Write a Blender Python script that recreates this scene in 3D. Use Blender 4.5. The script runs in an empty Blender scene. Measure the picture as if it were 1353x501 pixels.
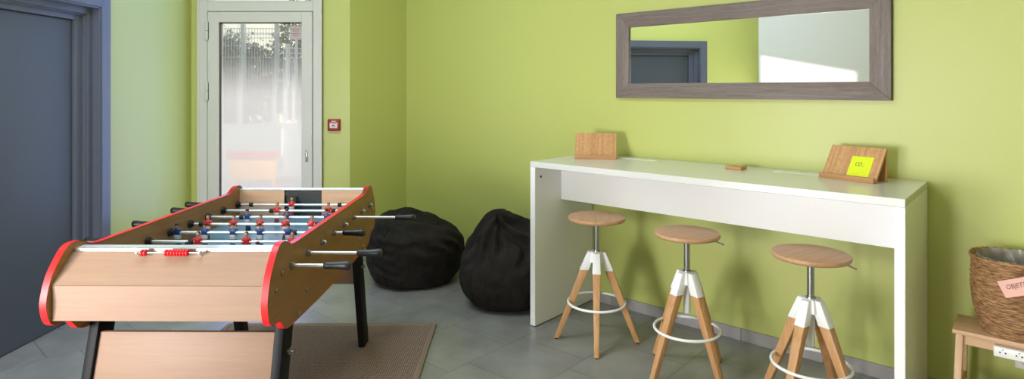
import bpy, bmesh, math, random
from mathutils import Vector, Matrix, noise

random.seed(7)
S = bpy.context.scene
COL = S.collection
PI = math.pi
R = math.radians

# ------------------------------------------------------------------ helpers
def lin(c):
    return tuple(((v/255)/12.92 if v/255 <= .04045 else ((v/255+.055)/1.055)**2.4) for v in c)

def rgba(c, srgb=True):
    c = lin(c) if srgb else c
    return (c[0], c[1], c[2], 1)

class MB:
    """collects shapes into one mesh"""
    def __init__(self):
        self.bm = bmesh.new()
    def _mark(self, faces, mi, smooth):
        for f in faces:
            f.material_index = mi
            f.smooth = smooth
    def box(self, lo, hi, bev=0.0, mi=0, rot=None, seg=2, piv=None):
        b = bmesh.new()
        bmesh.ops.create_cube(b, size=1)
        sz = [hi[i]-lo[i] for i in range(3)]
        ce = Vector([(hi[i]+lo[i])/2 for i in range(3)])
        bmesh.ops.scale(b, vec=sz, verts=b.verts)
        if bev > 0:
            bev = min(bev, min(sz)*.48)
            bmesh.ops.bevel(b, geom=list(b.edges), offset=bev, segments=seg, profile=.5, affect='EDGES')
        m = Matrix.Translation(ce)
        if rot is not None:
            p = Vector(piv) if piv is not None else ce
            m = Matrix.Translation(p) @ rot.to_4x4() @ Matrix.Translation(-p) @ m
        bmesh.ops.transform(b, matrix=m, verts=b.verts)
        self.merge(b, mi, bev > 0 and seg > 1)
        return self
    def merge(self, b, mi=None, smooth=None, mat=None):
        me = bpy.data.meshes.new('tmp')
        for f in b.faces:
            if mi is not None: f.material_index = mi
            if smooth is not None: f.smooth = smooth
        if mat is not None:
            bmesh.ops.transform(b, matrix=mat, verts=b.verts)
        b.to_mesh(me); b.free()
        self.bm.from_mesh(me)
        bpy.data.meshes.remove(me)
    def cyl(self, a, b, r0, r1=None, n=20, mi=0, caps=True, bev=0.0):
        a = Vector(a); b = Vector(b)
        r1 = r0 if r1 is None else r1
        d = b-a; L = d.length
        if bev > 0:
            prof = [(0, 0), (r0-bev, 0), (r0-bev*.3, bev*.3), (r0, bev), (r1, L-bev), (r1-bev*.3, L-bev*.3), (r1-bev, L), (0, L)]
        elif caps:
            prof = [(0, 0), (r0, 0), (r1, L), (0, L)]
        else:
            prof = [(r0, 0), (r1, L)]
        m = Matrix.Translation(a) @ d.to_track_quat('Z', 'Y').to_matrix().to_4x4()
        self.lathe(prof, n, mi, m)
        return self
    def lathe(self, prof, n=32, mi=0, mat=None, smooth=True):
        b = bmesh.new()
        rings = []
        for r, z in prof:
            if r < 1e-6:
                rings.append([b.verts.new((0, 0, z))])
            else:
                rings.append([b.verts.new((r*math.cos(2*PI*i/n), r*math.sin(2*PI*i/n), z)) for i in range(n)])
        for k in range(len(rings)-1):
            p, q = rings[k], rings[k+1]
            for i in range(n):
                j = (i+1) % n
                if len(p) == 1 and len(q) == 1: continue
                if len(p) == 1: b.faces.new((p[0], q[j], q[i]))
                elif len(q) == 1: b.faces.new((p[i], p[j], q[0]))
                else: b.faces.new((p[i], p[j], q[j], q[i]))
        for f in b.faces: f.smooth = smooth
        # sharp profile corners
        bmesh.ops.recalc_face_normals(b, faces=b.faces)
        for e in b.edges:
            if len(e.link_faces) == 2 and e.calc_face_angle(0) > R(40): e.smooth = False
        self.merge(b, mi, None, mat)
        return self
    def prism(self, poly, x0, x1, mi_face=0, mi_edge=0, smooth_edge=True):
        """polygon in the local y-z plane, extruded along x"""
        b = self.bm
        v0 = [b.verts.new((x0, p[0], p[1])) for p in poly]
        v1 = [b.verts.new((x1, p[0], p[1])) for p in poly]
        n = len(poly)
        f = b.faces.new(v0); f.material_index = mi_face
        f = b.faces.new(v1[::-1]); f.material_index = mi_face
        for i in range(n):
            j = (i+1) % n
            f = b.faces.new((v0[i], v1[i], v1[j], v0[j])); f.material_index = mi_edge; f.smooth = smooth_edge
        for v in (v0, v1):
            for i in range(n):
                e = b.edges.get((v[i], v[(i+1) % n]))
                if e: e.smooth = False
        return self
    def hexa(self, bot, top, mi=0, bev=0.0):
        """solid from 4 bottom + 4 top points"""
        b = bmesh.new()
        v = [b.verts.new(p) for p in bot] + [b.verts.new(p) for p in top]
        b.faces.new((v[3], v[2], v[1], v[0])); b.faces.new(v[4:8])
        for i in range(4):
            j = (i+1) % 4
            b.faces.new((v[i], v[j], v[4+j], v[4+i]))
        bmesh.ops.recalc_face_normals(b, faces=b.faces)
        if bev > 0:
            bmesh.ops.bevel(b, geom=list(b.edges), offset=bev, segments=2, profile=.5, affect='EDGES')
        self.merge(b, mi, bev > 0)
        return self
    def tube(self, pts, r, n=10, mi=0, closed=False):
        b = bmesh.new()
        pts = [Vector(p) for p in pts]
        N = len(pts); rings = []
        up = Vector((0, 0, 1))
        prev = None
        for i, p in enumerate(pts):
            if closed: t = (pts[(i+1) % N]-pts[i-1]).normalized()
            else: t = (pts[min(i+1, N-1)]-pts[max(i-1, 0)]).normalized()
            if prev is None:
                a = t.cross(up)
                if a.length < .05: a = t.cross(Vector((1, 0, 0)))
                a.normalize()
            else:
                a = prev - t*prev.dot(t); a.normalize()
            prev = a
            c = t.cross(a)
            rr = r(i/(N-1)) if callable(r) else r
            rings.append([b.verts.new(p+a*rr*math.cos(2*PI*k/n)+c*rr*math.sin(2*PI*k/n)) for k in range(n)])
        for i in range(N if closed else N-1):
            p, q = rings[i], rings[(i+1) % N]
            for k in range(n):
                l = (k+1) % n
                b.faces.new((p[k], p[l], q[l], q[k]))
        if not closed:
            b.faces.new(rings[0]); b.faces.new(rings[-1][::-1])
        bmesh.ops.recalc_face_normals(b, faces=b.faces)
        self.merge(b, mi, True)
        return self
    def ball(self, c, rx, ry=None, rz=None, mi=0, u=16, v=10, rot=None):
        b = bmesh.new()
        bmesh.ops.create_uvsphere(b, u_segments=u, v_segments=v, radius=1)
        m = Matrix.Translation(Vector(c))
        if rot is not None: m = m @ rot.to_4x4()
        m = m @ Matrix.Diagonal((rx, ry or rx, rz or rx, 1))
        self.merge(b, mi, True, m)
        return self
    def build(self, name, mats, parent=None, loc=(0, 0, 0), rz=0, kind=None):
        me = bpy.data.meshes.new(name)
        self.bm.to_mesh(me); self.bm.free()
        for m in (mats if isinstance(mats, (list, tuple)) else [mats]): me.materials.append(m)
        o = bpy.data.objects.new(name, me)
        COL.objects.link(o)
        o.location = loc; o.rotation_euler = (0, 0, rz)
        if parent is not None: o.parent = parent
        if kind: o['kind'] = kind
        return o

def tag(o, label, cat, group=None, kind=None):
    o['label'] = label; o['category'] = cat
    if group: o['group'] = group
    if kind: o['kind'] = kind
    return o

def empty(name, loc=(0, 0, 0), rz=0):
    o = bpy.data.objects.new(name, None); COL.objects.link(o)
    o.empty_display_size = .1
    o.location = loc; o.rotation_euler = (0, 0, rz)
    return o

def struct(mb, name, mats, loc=(0, 0, 0), rz=0):
    return mb.build(name, mats, None, loc, rz, 'structure')

def copy_tree(o, parent=None):
    c = o.copy(); COL.objects.link(c)
    if parent is not None: c.parent = parent
    for ch in [x for x in bpy.data.objects if x.parent == o]:
        copy_tree(ch, c)
    return c

# ------------------------------------------------------------------ materials
def new_mat(name):
    m = bpy.data.materials.new(name); m.use_nodes = True
    nt = m.node_tree
    return m, nt, nt.nodes['Principled BSDF'], nt.nodes['Material Output']

def plain(name, col, rough=.5, metal=0., spec=.5, coat=0., var=.0, vscale=6., bump=0., bscale=60., sheen=0.):
    m, nt, p, o = new_mat(name)
    p.inputs['Base Color'].default_value = rgba(col)
    p.inputs['Roughness'].default_value = rough
    p.inputs['Metallic'].default_value = metal
    p.inputs['Specular IOR Level'].default_value = spec
    p.inputs['Coat Weight'].default_value = coat
    p.inputs['Coat Roughness'].default_value = .08
    p.inputs['Sheen Weight'].default_value = sheen
    tc = nt.nodes.new('ShaderNodeTexCoord')
    if var > 0:
        n = nt.nodes.new('ShaderNodeTexNoise'); n.inputs['Scale'].default_value = vscale; n.inputs['Detail'].default_value = 4
        nt.links.new(tc.outputs['Object'], n.inputs['Vector'])
        mr = nt.nodes.new('ShaderNodeMapRange'); mr.inputs['To Min'].default_value = 1-var; mr.inputs['To Max'].default_value = 1+var
        nt.links.new(n.outputs['Fac'], mr.inputs['Value'])
        hs = nt.nodes.new('ShaderNodeHueSaturation'); hs.inputs['Color'].default_value = rgba(col)
        nt.links.new(mr.outputs['Result'], hs.inputs['Value'])
        nt.links.new(hs.outputs['Color'], p.inputs['Base Color'])
    if bump > 0:
        n = nt.nodes.new('ShaderNodeTexNoise'); n.inputs['Scale'].default_value = bscale; n.inputs['Detail'].default_value = 3
        nt.links.new(tc.outputs['Object'], n.inputs['Vector'])
        b = nt.nodes.new('ShaderNodeBump'); b.inputs['Strength'].default_value = bump; b.inputs['Distance'].default_value = .004
        nt.links.new(n.outputs['Fac'], b.inputs['Height']); nt.links.new(b.outputs['Normal'], p.inputs['Normal'])
    return m

def wood(name, c1, c2, axis=0, scale=7., stretch=14., rough=.45, fine=.35, stripes=0., offs=0.):
    """grain runs along the local axis"""
    m, nt, p, o = new_mat(name)
    tc = nt.nodes.new('ShaderNodeTexCoord')
    mp = nt.nodes.new('ShaderNodeMapping')
    sc = [stretch, stretch, stretch]; sc[axis] = 1.0
    mp.inputs['Scale'].default_value = sc
    mp.inputs['Location'].default_value = (offs, offs*1.7, offs*.6)
    nt.links.new(tc.outputs['Object'], mp.inputs['Vector'])
    n1 = nt.nodes.new('ShaderNodeTexNoise'); n1.inputs['Scale'].default_value = scale*.45; n1.inputs['Detail'].default_value = 5; n1.inputs['Distortion'].default_value = .6
    n2 = nt.nodes.new('ShaderNodeTexNoise'); n2.inputs['Scale'].default_value = scale*2.6; n2.inputs['Detail'].default_value = 4
    for n in (n1, n2): nt.links.new(mp.outputs['Vector'], n.inputs['Vector'])
    mx = nt.nodes.new('ShaderNodeMix'); mx.inputs[0].default_value = fine
    nt.links.new(n1.outputs['Fac'], mx.inputs[2]); nt.links.new(n2.outputs['Fac'], mx.inputs[3])
    src = mx.outputs[0]
    if stripes > 0:                      # glued strips across the grain
        oth = [i for i in range(3) if i != axis][0]
        sep = nt.nodes.new('ShaderNodeSeparateXYZ'); nt.links.new(tc.outputs['Object'], sep.inputs[0])
        ml = nt.nodes.new('ShaderNodeMath'); ml.operation = 'MULTIPLY'; ml.inputs[1].default_value = stripes
        nt.links.new(sep.outputs[oth], ml.inputs[0])
        fl = nt.nodes.new('ShaderNodeMath'); fl.operation = 'FLOOR'; nt.links.new(ml.outputs[0], fl.inputs[0])
        wn = nt.nodes.new('ShaderNodeTexWhiteNoise'); wn.noise_dimensions = '1D'; nt.links.new(fl.outputs[0], wn.inputs['W'])
        m2 = nt.nodes.new('ShaderNodeMix'); m2.inputs[0].default_value = .2
        nt.links.new(src, m2.inputs[2]); nt.links.new(wn.outputs['Value'], m2.inputs[3]); src = m2.outputs[0]
    cr = nt.nodes.new('ShaderNodeValToRGB')
    cr.color_ramp.elements[0].position = .32; cr.color_ramp.elements[0].color = rgba(c2)
    cr.color_ramp.elements[1].position = .66; cr.color_ramp.elements[1].color = rgba(c1)
    nt.links.new(src, cr.inputs['Fac']); nt.links.new(cr.outputs['Color'], p.inputs['Base Color'])
    p.inputs['Roughness'].default_value = rough
    b = nt.nodes.new('ShaderNodeBump'); b.inputs['Strength'].default_value = .08; b.inputs['Distance'].default_value = .002
    nt.links.new(n2.outputs['Fac'], b.inputs['Height']); nt.links.new(b.outputs['Normal'], p.inputs['Normal'])
    return m

def wall_paint(name, col, rough=.42):
    return plain(name, col, rough, spec=.6, var=.015, vscale=1.3, bump=.03, bscale=260)

GREEN = (191, 197, 111)
M = {}
M['green'] = wall_paint('lime_green_paint', GREEN)
M['white_wall'] = wall_paint('white_paint', (226, 225, 220))
M['ceiling'] = wall_paint('ceiling_white', (232, 231, 226))
M['white'] = plain('white_laminate', (243, 243, 243), .3, spec=.5)
M['top_white'] = plain('satin_white_top', (222, 222, 218), .22, spec=.55)
M['white_metal'] = plain('white_powder_coat', (240, 240, 238), .35)
M['rod_steel'] = plain('satin_rod_steel', (226, 226, 226), .42, metal=.7)
M['chrome'] = plain('chrome', (205, 205, 205), .18, metal=1)
M['steel'] = plain('steel', (170, 170, 168), .32, metal=1)
M['black'] = plain('black_plastic', (22, 22, 24), .35)
M['black_metal'] = plain('black_lacquer', (20, 20, 22), .5, spec=.15)
M['rubber'] = plain('black_rubber', (20, 20, 21), .6)
M['red'] = plain('red_edging', (225, 22, 26), .45, coat=.1)
M['bead_red'] = plain('red_bead', (205, 22, 28), .3)
M['slate'] = plain('slate_grey_door', (74, 80, 90), .42, var=.02, vscale=2)
M['slate_frame'] = plain('slate_grey_frame', (92, 97, 112), .33)
M['pvc'] = plain('off_white_pvc', (210, 209, 206), .35)
M['gasket'] = plain('dark_gasket', (40, 36, 52), .5)
M['beech'] = wood('beech_laminate', (150, 121, 99), (141, 112, 91), 0, 6, 22, .58)  # darkened copy, offsets the strong lamp light on the front boards
M['beech_inner'] = wood('beech_laminate_inner', (226, 184, 150), (210, 166, 130), 0, 6, 22, .5)  # same beech, colour brightened for the less lit inner walls
M['beech_long'] = wood('beech_laminate_lengthwise', (160, 116, 68), (140, 98, 56), 1, 6, 20, .4)
M['stool_wood'] = wood('oak_stool', (200, 158, 118), (178, 134, 96), 0, 8, 16, .45)
M['leg_wood'] = wood('oak_leg', (204, 156, 106), (178, 130, 84), 2, 8, 16, .45)
M['bamboo'] = wood('bamboo', (212, 164, 112), (180, 130, 82), 2, 9, 22, .45, .35, 105.)
M['bamboo_flat'] = wood('bamboo_flat', (212, 164, 112), (180, 130, 82), 0, 9, 22, .45, .35, 105.)
M['pale_wood'] = wood('pale_aspen', (216, 180, 146), (196, 156, 120), 0, 6, 16, .5)
M['pale_leg'] = wood('pale_aspen_leg', (216, 180, 146), (196, 156, 120), 2, 6, 16, .5)
M['mirror_wood'] = wood('grey_brown_driftwood', (138, 122, 116), (92, 82, 78), 0, 9, 26, .5, .5)
M['mirror_wood_v'] = wood('grey_brown_driftwood_upright', (138, 122, 116), (92, 82, 78), 2, 9, 26, .5, .5)
M['mirror_edge'] = plain('mirror_dark_edge', (38, 30, 24), .6)
M['yellow'] = plain('fluorescent_yellow_card', (226, 238, 22), .6)
M['note_green'] = plain('green_ink', (70, 150, 60), .6)
M['pink'] = plain('pink_paper', (236, 184, 170), .7, var=.02)
M['ink'] = plain('dark_pencil', (92, 62, 58), .8)
M['fire_red'] = plain('fire_alarm_red', (156, 38, 40), .35)
M['fire_white'] = plain('fire_alarm_window', (226, 214, 212), .4)
M['skin'] = plain('painted_skin', (206, 150, 112), .4)
M['hair'] = plain('painted_hair', (40, 28, 24), .45)
M['shirt_red'] = plain('painted_red_shirt', (196, 30, 34), .35)
M['shirt_blue'] = plain('painted_blue_shirt', (44, 66, 128), .35)
M['shorts'] = plain('painted_white_shorts', (206, 204, 204), .4)
M['boots'] = plain('painted_black_boots', (26, 24, 28), .4)
M['dark_green'] = plain('dark_green_goal', (24, 46, 44), .4)
M['pitch'] = plain('blue_green_pitch', (104, 146, 168), .16, spec=.6)
M['ledge'] = plain('glossy_white_ledge', (206, 212, 214), .1, spec=.6)
M['alu'] = plain('brushed_aluminium', (214, 214, 216), .3, metal=.85)
M['patio'] = plain('patio_concrete', (196, 192, 184), .9, var=.08, vscale=2)
M['fence'] = plain('white_fence_coat', (236, 238, 240), .5)
M['leaf'] = plain('garden_leaf', (112, 138, 96), .6, var=.35, vscale=3)
M['bark'] = plain('garden_bark', (98, 82, 66), .9)
M['sign'] = plain('pale_pink_sign', (240, 214, 218), .5)
M['sign_red'] = plain('sign_red_print', (210, 110, 116), .5)
M['orange'] = plain('orange_chair', (240, 160, 52), .5)
M['rose'] = plain('red_chair_seat', (196, 70, 78), .6)
M['socket'] = plain('socket_white', (232, 232, 230), .35)

def carpet_mat():
    m, nt, p, o = new_mat('flat_woven_jute')
    tc = nt.nodes.new('ShaderNodeTexCoord')
    def wave(dirn, sc):
        w = nt.nodes.new('ShaderNodeTexWave'); w.bands_direction = dirn; w.inputs['Scale'].default_value = sc
        w.inputs['Distortion'].default_value = .6; w.inputs['Detail Scale'].default_value = 2
        nt.links.new(tc.outputs['Object'], w.inputs['Vector']); return w
    a = wave('X', 27); b = wave('Y', 27)
    n = nt.nodes.new('ShaderNodeTexNoise'); n.inputs['Scale'].default_value = 90; nt.links.new(tc.outputs['Object'], n.inputs['Vector'])
    mul = nt.nodes.new('ShaderNodeMath'); mul.operation = 'MULTIPLY'
    nt.links.new(a.outputs['Fac'], mul.inputs[0]); nt.links.new(b.outputs['Fac'], mul.inputs[1])
    mx = nt.nodes.new('ShaderNodeMix'); mx.inputs[0].default_value = .4
    nt.links.new(mul.outputs[0], mx.inputs[2]); nt.links.new(n.outputs['Fac'], mx.inputs[3])
    cr = nt.nodes.new('ShaderNodeValToRGB')
    cr.color_ramp.elements[0].position = .08; cr.color_ramp.elements[0].color = rgba((80, 67, 58))
    cr.color_ramp.elements[1].position = .62; cr.color_ramp.elements[1].color = rgba((162, 142, 126))
    nt.links.new(mx.outputs[0], cr.inputs['Fac']); nt.links.new(cr.outputs['Color'], p.inputs['Base Color'])
    bp = nt.nodes.new('ShaderNodeBump'); bp.inputs['Strength'].default_value = .7; bp.inputs['Distance'].default_value = .004
    nt.links.new(mx.outputs[0], bp.inputs['Height']); nt.links.new(bp.outputs['Normal'], p.inputs['Normal'])
    p.inputs['Roughness'].default_value = .95; p.inputs['Specular IOR Level'].default_value = .1
    return m
M['carpet'] = carpet_mat()
M['carpet_edge'] = plain('jute_binding', (138, 120, 104), .9, spec=.1, bump=.5, bscale=200)

def fabric_mat():
    m, nt, p, o = new_mat('charcoal_canvas')
    tc = nt.nodes.new('ShaderNodeTexCoord')
    n = nt.nodes.new('ShaderNodeTexNoise'); n.inputs['Scale'].default_value = 10; n.inputs['Detail'].default_value = 5
    nt.links.new(tc.outputs['Object'], n.inputs['Vector'])
    cr = nt.nodes.new('ShaderNodeValToRGB')
    cr.color_ramp.elements[0].position = .3; cr.color_ramp.elements[0].color = rgba((34, 31, 29))
    cr.color_ramp.elements[1].position = .7; cr.color_ramp.elements[1].color = rgba((48, 44, 41))
    nt.links.new(n.outputs['Fac'], cr.inputs['Fac']); nt.links.new(cr.outputs['Color'], p.inputs['Base Color'])
    w1 = nt.nodes.new('ShaderNodeTexNoise'); w1.inputs['Scale'].default_value = 240
    nt.links.new(tc.outputs['Object'], w1.inputs['Vector'])
    bp = nt.nodes.new('ShaderNodeBump'); bp.inputs['Strength'].default_value = .35; bp.inputs['Distance'].default_value = .003
    nt.links.new(w1.outputs['Fac'], bp.inputs['Height']); nt.links.new(bp.outputs['Normal'], p.inputs['Normal'])
    p.inputs['Roughness'].default_value = .85; p.inputs['Sheen Weight'].default_value = .0; p.inputs['Specular IOR Level'].default_value = .12
    return m
M['canvas'] = fabric_mat()

def tile_mat():
    m, nt, p, o = new_mat('grey_stone_tiles')
    tc = nt.nodes.new('ShaderNodeTexCoord')
    mp = nt.nodes.new('ShaderNodeMapping'); mp.vector_type = 'TEXTURE'
    nt.links.new(tc.outputs['Object'], mp.inputs['Vector'])
    mp.inputs['Rotation'].default_value = (0, 0, ANG + PI/2)     # rows run square to the bar wall
    mp.inputs['Location'].default_value = TILE_ORIGIN
    br = nt.nodes.new('ShaderNodeTexBrick')
    br.offset = .33; br.offset_frequency = 2; br.squash = 1
    br.inputs['Scale'].default_value = 1
    br.inputs['Mortar Size'].default_value = .003; br.inputs['Mortar Smooth'].default_value = .15
    br.inputs['Brick Width'].default_value = .455; br.inputs['Row Height'].default_value = .4525
    br.inputs['Bias'].default_value = 0
    br.inputs['Color1'].default_value = (.96, .96, .96, 1); br.inputs['Color2'].default_value = (1.04, 1.04, 1.04, 1)
    br.inputs['Mortar'].default_value = (.62, .62, .6, 1)
    nt.links.new(mp.outputs['Vector'], br.inputs['Vector'])
    n = nt.nodes.new('ShaderNodeTexNoise'); n.inputs['Scale'].default_value = 3.2; n.inputs['Detail'].default_value = 8; n.inputs['Roughness'].default_value = .62
    nt.links.new(mp.outputs['Vector'], n.inputs['Vector'])
    cr = nt.nodes.new('ShaderNodeValToRGB')
    cr.color_ramp.elements[0].position = .3; cr.color_ramp.elements[0].color = rgba((119, 119, 116))
    cr.color_ramp.elements[1].position = .72; cr.color_ramp.elements[1].color = rgba((147, 147, 144))
    nt.links.new(n.outputs['Fac'], cr.inputs['Fac'])
    mx = nt.nodes.new('ShaderNodeMix'); mx.data_type = 'RGBA'; mx.blend_type = 'MULTIPLY'; mx.inputs[0].default_value = 1
    nt.links.new(cr.outputs['Color'], mx.inputs[6]); nt.links.new(br.outputs['Color'], mx.inputs[7])
    nt.links.new(mx.outputs[2], p.inputs['Base Color'])
    bp = nt.nodes.new('ShaderNodeBump'); bp.inputs['Strength'].default_value = .3; bp.inputs['Distance'].default_value = .002; bp.invert = True
    nt.links.new(br.outputs['Fac'], bp.inputs['Height']); nt.links.new(bp.outputs['Normal'], p.inputs['Normal'])
    p.inputs['Roughness'].default_value = .33; p.inputs['Specular IOR Level'].default_value = .8
    return m

def glass_mat(tint=(.93, .95, .96)):
    m, nt, p, o = new_mat('clear_pane')
    nt.nodes.remove(p)
    tr = nt.nodes.new('ShaderNodeBsdfTransparent'); tr.inputs['Color'].default_value = (*tint, 1)
    gl = nt.nodes.new('ShaderNodeBsdfGlossy'); gl.inputs['Roughness'].default_value = .02
    fr = nt.nodes.new('ShaderNodeFresnel'); fr.inputs['IOR'].default_value = 1.45
    mx = nt.nodes.new('ShaderNodeMixShader')
    nt.links.new(fr.outputs[0], mx.inputs[0]); nt.links.new(tr.outputs[0], mx.inputs[1]); nt.links.new(gl.outputs[0], mx.inputs[2])
    nt.links.new(mx.outputs[0], o.inputs['Surface'])
    return m

def film_mat():
    """privacy film: clear at the top, fully frosted lower down (pattern belongs to the film, by its own height)"""
    m, nt, p, o = new_mat('frosted_privacy_film')
    nt.nodes.remove(p)
    tc = nt.nodes.new('ShaderNodeTexCoord'); sp = nt.nodes.new('ShaderNodeSeparateXYZ')
    nt.links.new(tc.outputs['Object'], sp.inputs[0])
    mr = nt.nodes.new('ShaderNodeMapRange'); mr.interpolation_type = 'SMOOTHSTEP'
    mr.inputs['From Min'].default_value = 1.38; mr.inputs['From Max'].default_value = 1.84
    mr.inputs['To Min'].default_value = 1; mr.inputs['To Max'].default_value = .22
    nt.links.new(sp.outputs[2], mr.inputs['Value'])
    tl = nt.nodes.new('ShaderNodeBsdfTranslucent'); tl.inputs['Color'].default_value = (.95, .93, 1, 1)
    rf = nt.nodes.new('ShaderNodeBsdfRefraction'); rf.inputs['IOR'].default_value = 1.02; rf.inputs['Roughness'].default_value = .32
    rf.inputs['Color'].default_value = (.95, .95, .96, 1)
    a = nt.nodes.new('ShaderNodeMixShader'); a.inputs[0].default_value = FILM_BLUR
    nt.links.new(tl.outputs[0], a.inputs[1]); nt.links.new(rf.outputs[0], a.inputs[2])
    tr = nt.nodes.new('ShaderNodeBsdfTransparent')
    mx = nt.nodes.new('ShaderNodeMixShader')
    nt.links.new(mr.outputs['Result'], mx.inputs[0]); nt.links.new(tr.outputs[0], mx.inputs[1]); nt.links.new(a.outputs[0], mx.inputs[2])
    nt.links.new(mx.outputs[0], o.inputs['Surface'])
    return m

def mirror_mat():
    m, nt, p, o = new_mat('silvered_glass')
    p.inputs['Base Color'].default_value = (.93, .95, .94, 1); p.inputs['Metallic'].default_value = 1; p.inputs['Roughness'].default_value = 0.0
    return m

def basket_mat():
    m, nt, p, o = new_mat('dried_seagrass')
    tc = nt.nodes.new('ShaderNodeTexCoord')
    n = nt.nodes.new('ShaderNodeTexNoise'); n.inputs['Scale'].default_value = 34; n.inputs['Detail'].default_value = 6
    mp = nt.nodes.new('ShaderNodeMapping'); mp.inputs['Scale'].default_value = (1, 1, 5.5)
    nt.links.new(tc.outputs['Object'], mp.inputs[0]); nt.links.new(mp.outputs[0], n.inputs['Vector'])
    cr = nt.nodes.new('ShaderNodeValToRGB')
    cr.color_ramp.elements[0].position = .3; cr.color_ramp.elements[0].color = rgba((92, 58, 34))
    cr.color_ramp.elements[1].position = .68; cr.color_ramp.elements[1].color = rgba((186, 142, 98))
    nt.links.new(n.outputs['Fac'], cr.inputs['Fac']); nt.links.new(cr.outputs['Color'], p.inputs['Base Color'])
    p.inputs['Roughness'].default_value = .75
    return m

def liner_mat():
    m, nt, p, o = new_mat('clear_bin_liner')
    p.inputs['Base Color'].default_value = rgba((186, 188, 184)); p.inputs['Roughness'].default_value = .18
    p.inputs['Alpha'].default_value = .55
    return m

# ------------------------------------------------------------------ frames of reference
F, CX, CY, EYE = 795.0, 676.5, 119.0, 1.5
ANG = -math.atan2(.6596, .7516)                 # the bar wall runs along U
U = Vector((math.cos(ANG), math.sin(ANG), 0)); N = Vector((-math.sin(ANG), math.cos(ANG), 0))
D = 3.62                                        # bar wall: dot(p, N) = D
def P(s, n, z=0): return U*s + N*n + Vector((0, 0, z))
XL, YF, ZC = -2.77, 5.2, 3.6                    # left wall, far wall, ceiling
S0 = -4.505                                     # bar wall / return corner
S1, NW = 3.2, -.985                             # unseen end wall, white wall
TILE_ORIGIN = P(-4.17, .965-.455)
FILM_BLUR = .68

# ------------------------------------------------------------------ camera
cam_d = bpy.data.cameras.new('camera'); cam = bpy.data.objects.new('camera', cam_d); COL.objects.link(cam)
cam.location = (0, 0, EYE); cam.rotation_euler = (PI/2, 0, 0)
cam_d.sensor_width = 36; cam_d.lens = 36*F/1353
cam_d.shift_x = (676.5-CX)/1353
cam_d.shift_y = (CY-250.5)/1353
cam_d.clip_start = .05
S.camera = cam

# ------------------------------------------------------------------ room shell
M['tiles'] = tile_mat()
mb = MB()
mb.box((-4.6, -6.2, -.12), (5.2, 6.3, 0)); struct(mb, 'floor', M['tiles'])
mb = MB(); mb.box((-4.6, -6.2, ZC), (5.2, 6.3, ZC+.15)); struct(mb, 'ceiling', M['ceiling'])

def wall_strip(name, a, b, mat, thick=.22, z0=0, z1=ZC, holes=()):
    """wall from a to b (its inside face), thickness goes to the right of a->b; holes are (t0,t1,z0,z1) along it"""
    a = Vector(a); b = Vector(b); L = (b-a).length
    ang = math.atan2(b.y-a.y, b.x-a.x)
    mb = MB(); t = 0
    for (h0, h1, hz0, hz1) in sorted(holes):
        if h0 > t: mb.box((t, -thick, z0), (h0, 0, z1))
        if hz0 > z0: mb.box((h0, -thick, z0), (h1, 0, hz0))
        if hz1 < z1: mb.box((h0, -thick, hz1), (h1, 0, z1))
        t = h1
    if t < L: mb.box((t, -thick, z0), (L, 0, z1))
    return struct(mb, name, mat, (a.x, a.y, 0), ang)

cA = P(S0, D); cF = Vector((-1.401, YF, 0)); cL = Vector((XL, YF, 0))
yW = (NW - XL*N.x)/N.y                           # left wall meets white wall
cW = Vector((XL, yW, 0))
# walls drawn so that the room lies to the left of a->b
HEAD = 3.42
wall_strip('wall_right', P(S1, D), cA, M['green'])
wall_strip('wall_return', cA, cF, M['green'])
wall_strip('wall_far', cF, cL, M['green'], holes=[(cF.x+1.632, cF.x+2.705, 0, HEAD)])
DY0, DY1, DZ = 1.937, 4.044, 2.056               # grey door opening in the left wall
wall_strip('wall_left', cL, cW, M['green'], holes=[(YF-DY1, YF-DY0, 0, DZ)])
sW = cW.dot(U)
SP, NB = -1.40, -4.2                              # the white wall ends here; the room goes on to the back wall with its added window
ADDED_WINS = [(-2.62, -1.50, .45, 1.50, NW), (-2.36, -1.29, .34, 2.41, NB)]  # unseen windows added for the key light (s0,s1,z0,z1)
w_ = ADDED_WINS[0]; wall_strip('wall_white', cW, P(SP, NW), M['white_wall'], holes=[(w_[0]-sW, w_[1]-sW, w_[2], w_[3])])
wall_strip('wall_partition', P(SP, NW), P(SP, NW-.12), M['white_wall'], thick=.05)
SB = -2.9
wall_strip('wall_side', P(SB, NW-.24), P(SB, NB), M['white_wall'])
w_ = ADDED_WINS[1]; wall_strip('wall_back', P(SB, NB), P(S1, NB), M['white_wall'], holes=[(w_[0]-SB, w_[1]-SB, w_[2], w_[3])])
wall_strip('wall_end', P(S1, NB), P(S1, D), M['green'])

# skirting of grey tile along the bar wall
M['skirt'] = plain('grey_tile_skirting', (158, 154, 154), .5, var=.08, vscale=9)
mb = MB()
s = S0+.012
while s < S1-.02:
    e = min(s+.45, S1-.01)
    mb.box((s, -.012, 0), (e-.003, 0, .072), .0015, seg=1); s = e
struct(mb, 'baseboard_right', M['skirt'], tuple(N*D), ANG)
mb = MB(); Lr = (cF-cA).length
mb.box((.012, 0, 0), (Lr, .012, .072), .0015, seg=1)
struct(mb, 'baseboard_return', M['skirt'], tuple(cA), math.atan2(cF.y-cA.y, cF.x-cA.x))
mb = MB()
mb.box((XL, DY1+.09, 0), (XL+.012, YF, .072), .0015, seg=1)
mb.box((XL, yW+.012, 0), (XL+.012, DY0-.09, .072), .0015, seg=1)
struct(mb, 'baseboard_left', M['skirt'])
mb = MB()
mb.box((-1.63, YF-.012, 0), (-1.401, YF, .072), .0015, seg=1)
struct(mb, 'baseboard_far', M['skirt'])

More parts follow.
